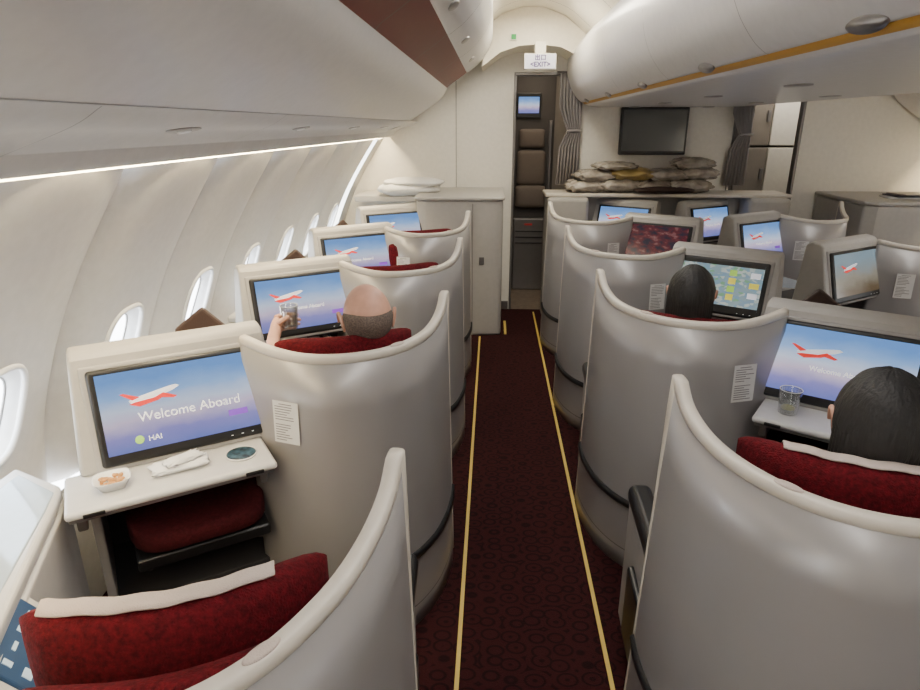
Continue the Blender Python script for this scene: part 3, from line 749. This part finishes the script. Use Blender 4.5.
# ---------------------------------------------------------------- people
def head_mesh(par,c,f,kind,tilt=0,sc=1.0):
    s=f.cross(Z).normalized()
    f=(f-Z*tilt).normalized(); up=s.cross(f)
    nu,nv=60,44
    def surf(la,lo,grow=0):
        cx,cz=math.cos(la),math.sin(la); fy=cx*math.cos(lo); sx=cx*math.sin(lo); z=cz
        a,b,h=.076*sc,.096*sc,.112*sc
        wd=a*(1-.20*max(0,-z)**1.2)
        wd*=1+.05*math.exp(-((fy+.35)/.4)**2-((z-.15)/.5)**2)
        x=sx*wd; y=fy*b*(1 if fy>0 else 1.04); zz=z*h
        if z>.55: zz-=.010*(z-.55)*sc
        if z<0 and fy>0: y*=1-.10*(-z)
        if z<-.3 and fy<0: y*=1-.45*(-z-.3)
        if fy>.5:
            y+=.020*math.exp(-((sx)/.13)**2-((z+.18)/.20)**2)
            y-=.008*math.exp(-((abs(sx)-.36)/.16)**2-((z-.02)/.12)**2)
            y+=.006*math.exp(-((sx)/.3)**2-((z+.55)/.10)**2)
            y+=.006*math.exp(-((sx)/.25)**2-((z+.88)/.15)**2)
            y+=.004*math.exp(-((abs(sx)-.3)/.25)**2-((z-.18)/.08)**2)
        p=V((x,y,zz))
        if grow: p=p+p.normalized()*grow
        return c+s*p.x+f*p.y+up*p.z
    vs=[];fs=[]
    for j in range(nv+1):
        for i in range(nu): vs.append(surf(-math.pi/2+math.pi*j/nv,2*math.pi*i/nu))
    for j in range(nv):
        for i in range(nu): fs.append((j*nu+i,j*nu+(i+1)%nu,(j+1)*nu+(i+1)%nu,(j+1)*nu+i))
    mk('head',vs,fs,M_skin,par)
    for sg in(-1,1):
        blob('eye',tuple(c+s*sg*.030*sc+f*.077*sc+up*.004),.024,.024,.024,M_eye,par,0,0,2,16,10,0)
        blob('iris',tuple(c+s*sg*.030*sc+f*.087*sc+up*.004),.010,.008,.010,M_hair,par,0,0,2,10,8,0)
        e=c+s*sg*.077*sc-f*.002-up*.008; pts=[]
        for k in range(11):
            t=math.pi*(-.45+1.45*k/10); pts.append(e+f*(-.014*math.cos(t))+up*.030*math.sin(t)+s*sg*(.008+.008*math.sin(t*.7)))
        tube('ear_helix',pts,[.004+.002*math.sin(math.pi*k/10) for k in range(11)],M_skin,par,8)
        blob('ear_lobe',tuple(e+s*sg*.003),.014,.026,.046,M_skin,par,0,math.atan2(f.y,f.x)-math.pi/2,2,14,10,0)
    tube('mouth',[c+s*(-.022+.011*k)+f*(.0905-.004*abs(k-2))*sc-up*.060*sc for k in range(5)],[.002,.004,.0045,.004,.002],M_lip,par,8)
    vs=[];fs=[]
    def topz(lo): return .02+.16*abs(math.sin(lo))**2      # fringe line: lower at the nape, higher over the ears
    for j in range(nv+1):
        la=-math.pi/2+math.pi*j/nv
        for i in range(nu):
            lo=2*math.pi*i/nu
            if kind!='bald': g=.013+.0012*math.sin(lo*23)+.001*math.sin(lo*41+la*7)
            else:
                z=math.sin(la)
                g=-.0035+.0075*max(0,min(1,(topz(lo)+.10-z)/.22))*max(0,min(1,(z+.72)/.15))
            vs.append(surf(la,lo,g))
    def inh(la,lo):
        z=math.sin(la); fy=math.cos(la)*math.cos(lo)
        if kind=='bald': return -.75<z<.36 and fy<.20
        return (z>.42) or (fy<.35 and z>-.75 and not(fy>0.05 and z<-.3))
    for j in range(nv):
        la=-math.pi/2+math.pi*(j+.5)/nv
        for i in range(nu):
            lo=2*math.pi*(i+.5)/nu
            if inh(la,lo): fs.append((j*nu+i,j*nu+(i+1)%nu,(j+1)*nu+(i+1)%nu,(j+1)*nu+i))
    o=mk('hair',vs,fs,M_hairg if kind=='bald' else M_hair,par)
    if kind!='bald':
        sm=o.modifiers.new('s','SOLIDIFY'); sm.thickness=.016; sm.offset=-1
        for k in range(23):
            a=-1.3+2.6*k/22; b0=c-f*.088*sc*math.cos(a)+s*.080*sc*math.sin(a)+up*.035
            tube('hair_lock',[b0,b0-up*.05-f*.006,b0-up*.10-f*.002,b0-up*.15+f*.006,b0-up*.20+f*.014],[.010,.0125,.0125,.011,.005],M_hair,par,8)
def skin_obj(name,verts,edges,rads,m,par,root=0,sub=2):
    me=bpy.data.meshes.new(name); me.from_pydata([tuple(v) for v in verts],edges,[]); me.materials.append(m)
    o=bpy.data.objects.new(name,me); link(o,par)
    o.modifiers.new('skin','SKIN')
    sv=me.skin_vertices[0].data if me.skin_vertices else None
    if sv is None: return o
    for i,rd in enumerate(rads): sv[i].radius=(rd,rd) if not isinstance(rd,tuple) else rd; sv[i].use_root=(i==root)
    o.modifiers['skin'].use_smooth_shade=True
    ss=o.modifiers.new('sub','SUBSURF'); ss.levels=sub; ss.render_levels=sub
    return o
def person(name,unit,kind,hl,hz,shirt,reach=None,sc=1.0,tilt=.12):
    W,D,f,s,r,nh=unit
    hc=W(hl[0],hl[1],hz)
    par=empty(name,W(-.35,-.1,.5))
    head_mesh(par,hc,f,kind,tilt,sc)
    base=hc-f*.02
    pel=V((base.x,base.y,.60))+f*.10
    che=V((base.x,base.y,.82))+f*.015
    sho=V((base.x,base.y,hz-.235))+f*.01
    nek=V((base.x,base.y,hz-.13))
    tr=s if s.cross(f).z>0 else -s
    Lh=sho-tr*.17-Z*.015; Rh=sho+tr*.17-Z*.015
    vs=[pel,(pel+che)/2,che,sho,nek,hc-f*.01-Z*.04]
    rd=[(.15,.11),(.14,.105),(.15,.105),(.10,.075),(.052,.052),(.05,.05)]
    ed=[(0,1),(1,2),(2,3),(3,4),(4,5)]
    def chain(start,pts,rs):
        p=start
        for q,rr_ in zip(pts,rs):
            vs.append(q); rd.append(rr_); ed.append((p,len(vs)-1)); p=len(vs)-1
    chain(3,[Rh,Rh-Z*.24+f*.06,Rh-Z*.30+f*.26-tr*.05],[.058,.045,.032])
    if reach is None: chain(3,[Lh,Lh-Z*.24+f*.06,Lh-Z*.30+f*.26+tr*.05],[.058,.045,.032])
    else: chain(3,[Lh]+reach[:1],[.058,.046])
    for sg in(-1,1):
        k=pel+f*.42+tr*sg*.09-Z*.02
        chain(0,[pel+tr*sg*.09-Z*.02,k,k+f*.12-Z*.36,k+f*.24-Z*.44],[.09,.062,.045,.035])
    skin_obj('body_clothed',vs,ed,rd,shirt,par)
    tube('neck',[nek-Z*.03,nek,hc-Z*.05-f*.01],[.056,.054,.056],M_skin,par,16)
    for arm in ([Rh-Z*.30+f*.26-tr*.05] + ([] if reach else [Lh-Z*.30+f*.26+tr*.05])):
        d=(f-Z*.25).normalized(); q=tr
        skin_obj('palm',[arm-d*.02,arm+d*.03,arm+d*.075],[(0,1),(1,2)],[.026,(.034,.018),(.036,.016)],M_skin,par)
        for n_,(o_,l_) in enumerate(((-.030,.060),(-.010,.070),(.010,.066),(.029,.052))):
            b=arm+d*.085+q*o_
            tube('finger_%d'%(n_+1),[b-d*.02,b,b+d*l_*.45-Z*.006,b+d*l_*.8-Z*.018,b+d*l_*.95-Z*.03],[.009,.009,.0085,.008,.006],M_skin,par,10)
        tube('thumb',[arm+d*.03-q*.02,arm+d*.05-q*.045,arm+d*.08-q*.055,arm+d*.10-q*.05],[.011,.011,.0095,.007],M_skin,par,10)
    return par,hc,tr
person('seated_woman',U['B1'],'long',(-.385,-.14),1.070,M_shirtb)
person('seated_woman',U['B2'],'long',(-.325,-.16),1.055,M_shirtb,sc=.92)
G=V((-.810,2.40,.930))
wr=G+V((-.045,-.085,-.075))
el=V((-.80,2.06,.73))
mp_,hc,tr=person('seated_man',U['L2'],'bald',(-.250,-.155),1.062,M_shirt,reach=[el],tilt=.30)
skin_obj('forearm',[el,el+(wr-el)*.35,el+(wr-el)*.8,wr,wr+V((.004,.03,.028)),G+V((-.052,-.018,-.035)),G+V((-.048,.006,-.030))],[(i,i+1) for i in range(6)],[.044,.041,.028,(.026,.022),(.026,.024),(.022,.033),(.014,.030)],M_skin,mp_)
Rg=.036
for n_ in range(4):
    z=-.008-.019*n_; pts=[]; r0=[]
    L_=(135,150,140,115)[n_]
    for k in range(7):
        a=math.radians(195-L_*k/6); rad_=Rg+.010+(.008 if k==0 else 0)
        pts.append(G+V((math.cos(a)*rad_,math.sin(a)*rad_,z-.004*k/6))); r0.append((.0098,.0098,.0092,.009,.0088,.008,.0055)[k])
    tube('finger_%d'%(n_+1),pts,r0,M_skin,mp_,10)
pts=[G+V((math.cos(math.radians(a))*(Rg+q),math.sin(math.radians(a))*(Rg+q),z)) for a,q,z in((205,.022,-.045),(225,.020,-.030),(245,.013,-.014),(268,.010,-.002),(285,.010,.006))]
tube('thumb',pts,[.013,.0125,.011,.0100,.006],M_skin,mp_,10)
tumbler('drinking_glass',G+V((0,0,-.055)),.095,.030,.036,False)

# ---------------------------------------------------------------- lights
def area(name,loc,dirv,sx,sy,power,col):
    l=bpy.data.lights.new(name,'AREA'); l.shape='RECTANGLE'; l.size=sx; l.size_y=sy; l.energy=power; l.color=col
    o=bpy.data.objects.new(name,l); scene.collection.objects.link(o)
    d=V(dirv).normalized(); y=Y; x=y.cross(-d).normalized(); y=(-d).cross(x)
    o.matrix_world=Matrix(((x.x,y.x,-d.x,loc[0]),(x.y,y.y,-d.y,loc[1]),(x.z,y.z,-d.z,loc[2]),(0,0,0,1)))
    return o
warm=(1,.80,.47)
area('cove_light_left',(-.935,2.1,1.592),(-.35,0,-1),.026,7.2,95,warm)
area('cove_light_right',(CX2+.935,2.1,1.592),(.35,0,-1),.026,7.2,95,warm)
area('ceiling_fill_aisle_left',(.30,1.3,2.44),(0,0,-1),.30,5.2,42,(1,.96,.91))  # added downlight, kept out of view, for general cabin light
area('ceiling_fill_aisle_right',(2.6,1.3,2.44),(0,0,-1),.30,5.2,42,(1,.96,.91))  # same added out-of-view fill over the right aisle
area('ceiling_light_vestibule_left',(.30,4.6,2.44),(0,0.0,-1),.3,.7,22,(1,.90,.70))
area('ceiling_light_galley_left',(.4,6.2,2.2),(0,0,-1),.3,.4,4,(1,.85,.65))
area('ceiling_light_galley_right',(2.7,6.15,2.2),(0,0,-1),.4,.3,6,(1,.92,.8))
w=bpy.data.worlds.new('sky'); scene.world=w; w.use_nodes=True; nt=w.node_tree; bg=nt.nodes['Background']
tc=nt.nodes.new('ShaderNodeTexCoord'); sp=nt.nodes.new('ShaderNodeSeparateXYZ'); nt.links.new(tc.outputs['Generated'],sp.inputs[0])
rp=nt.nodes.new('ShaderNodeValToRGB'); rp.color_ramp.elements[0].position=.0; rp.color_ramp.elements[0].color=(.92,.95,1,1)
rp.color_ramp.elements[1].position=.5; rp.color_ramp.elements[1].color=(.7,.84,1,1); e=rp.color_ramp.elements.new(.15); e.color=(.98,.99,1,1)
nt.links.new(sp.outputs['Z'],rp.inputs[0]); nt.links.new(rp.outputs[0],bg.inputs[0]); bg.inputs[1].default_value=14
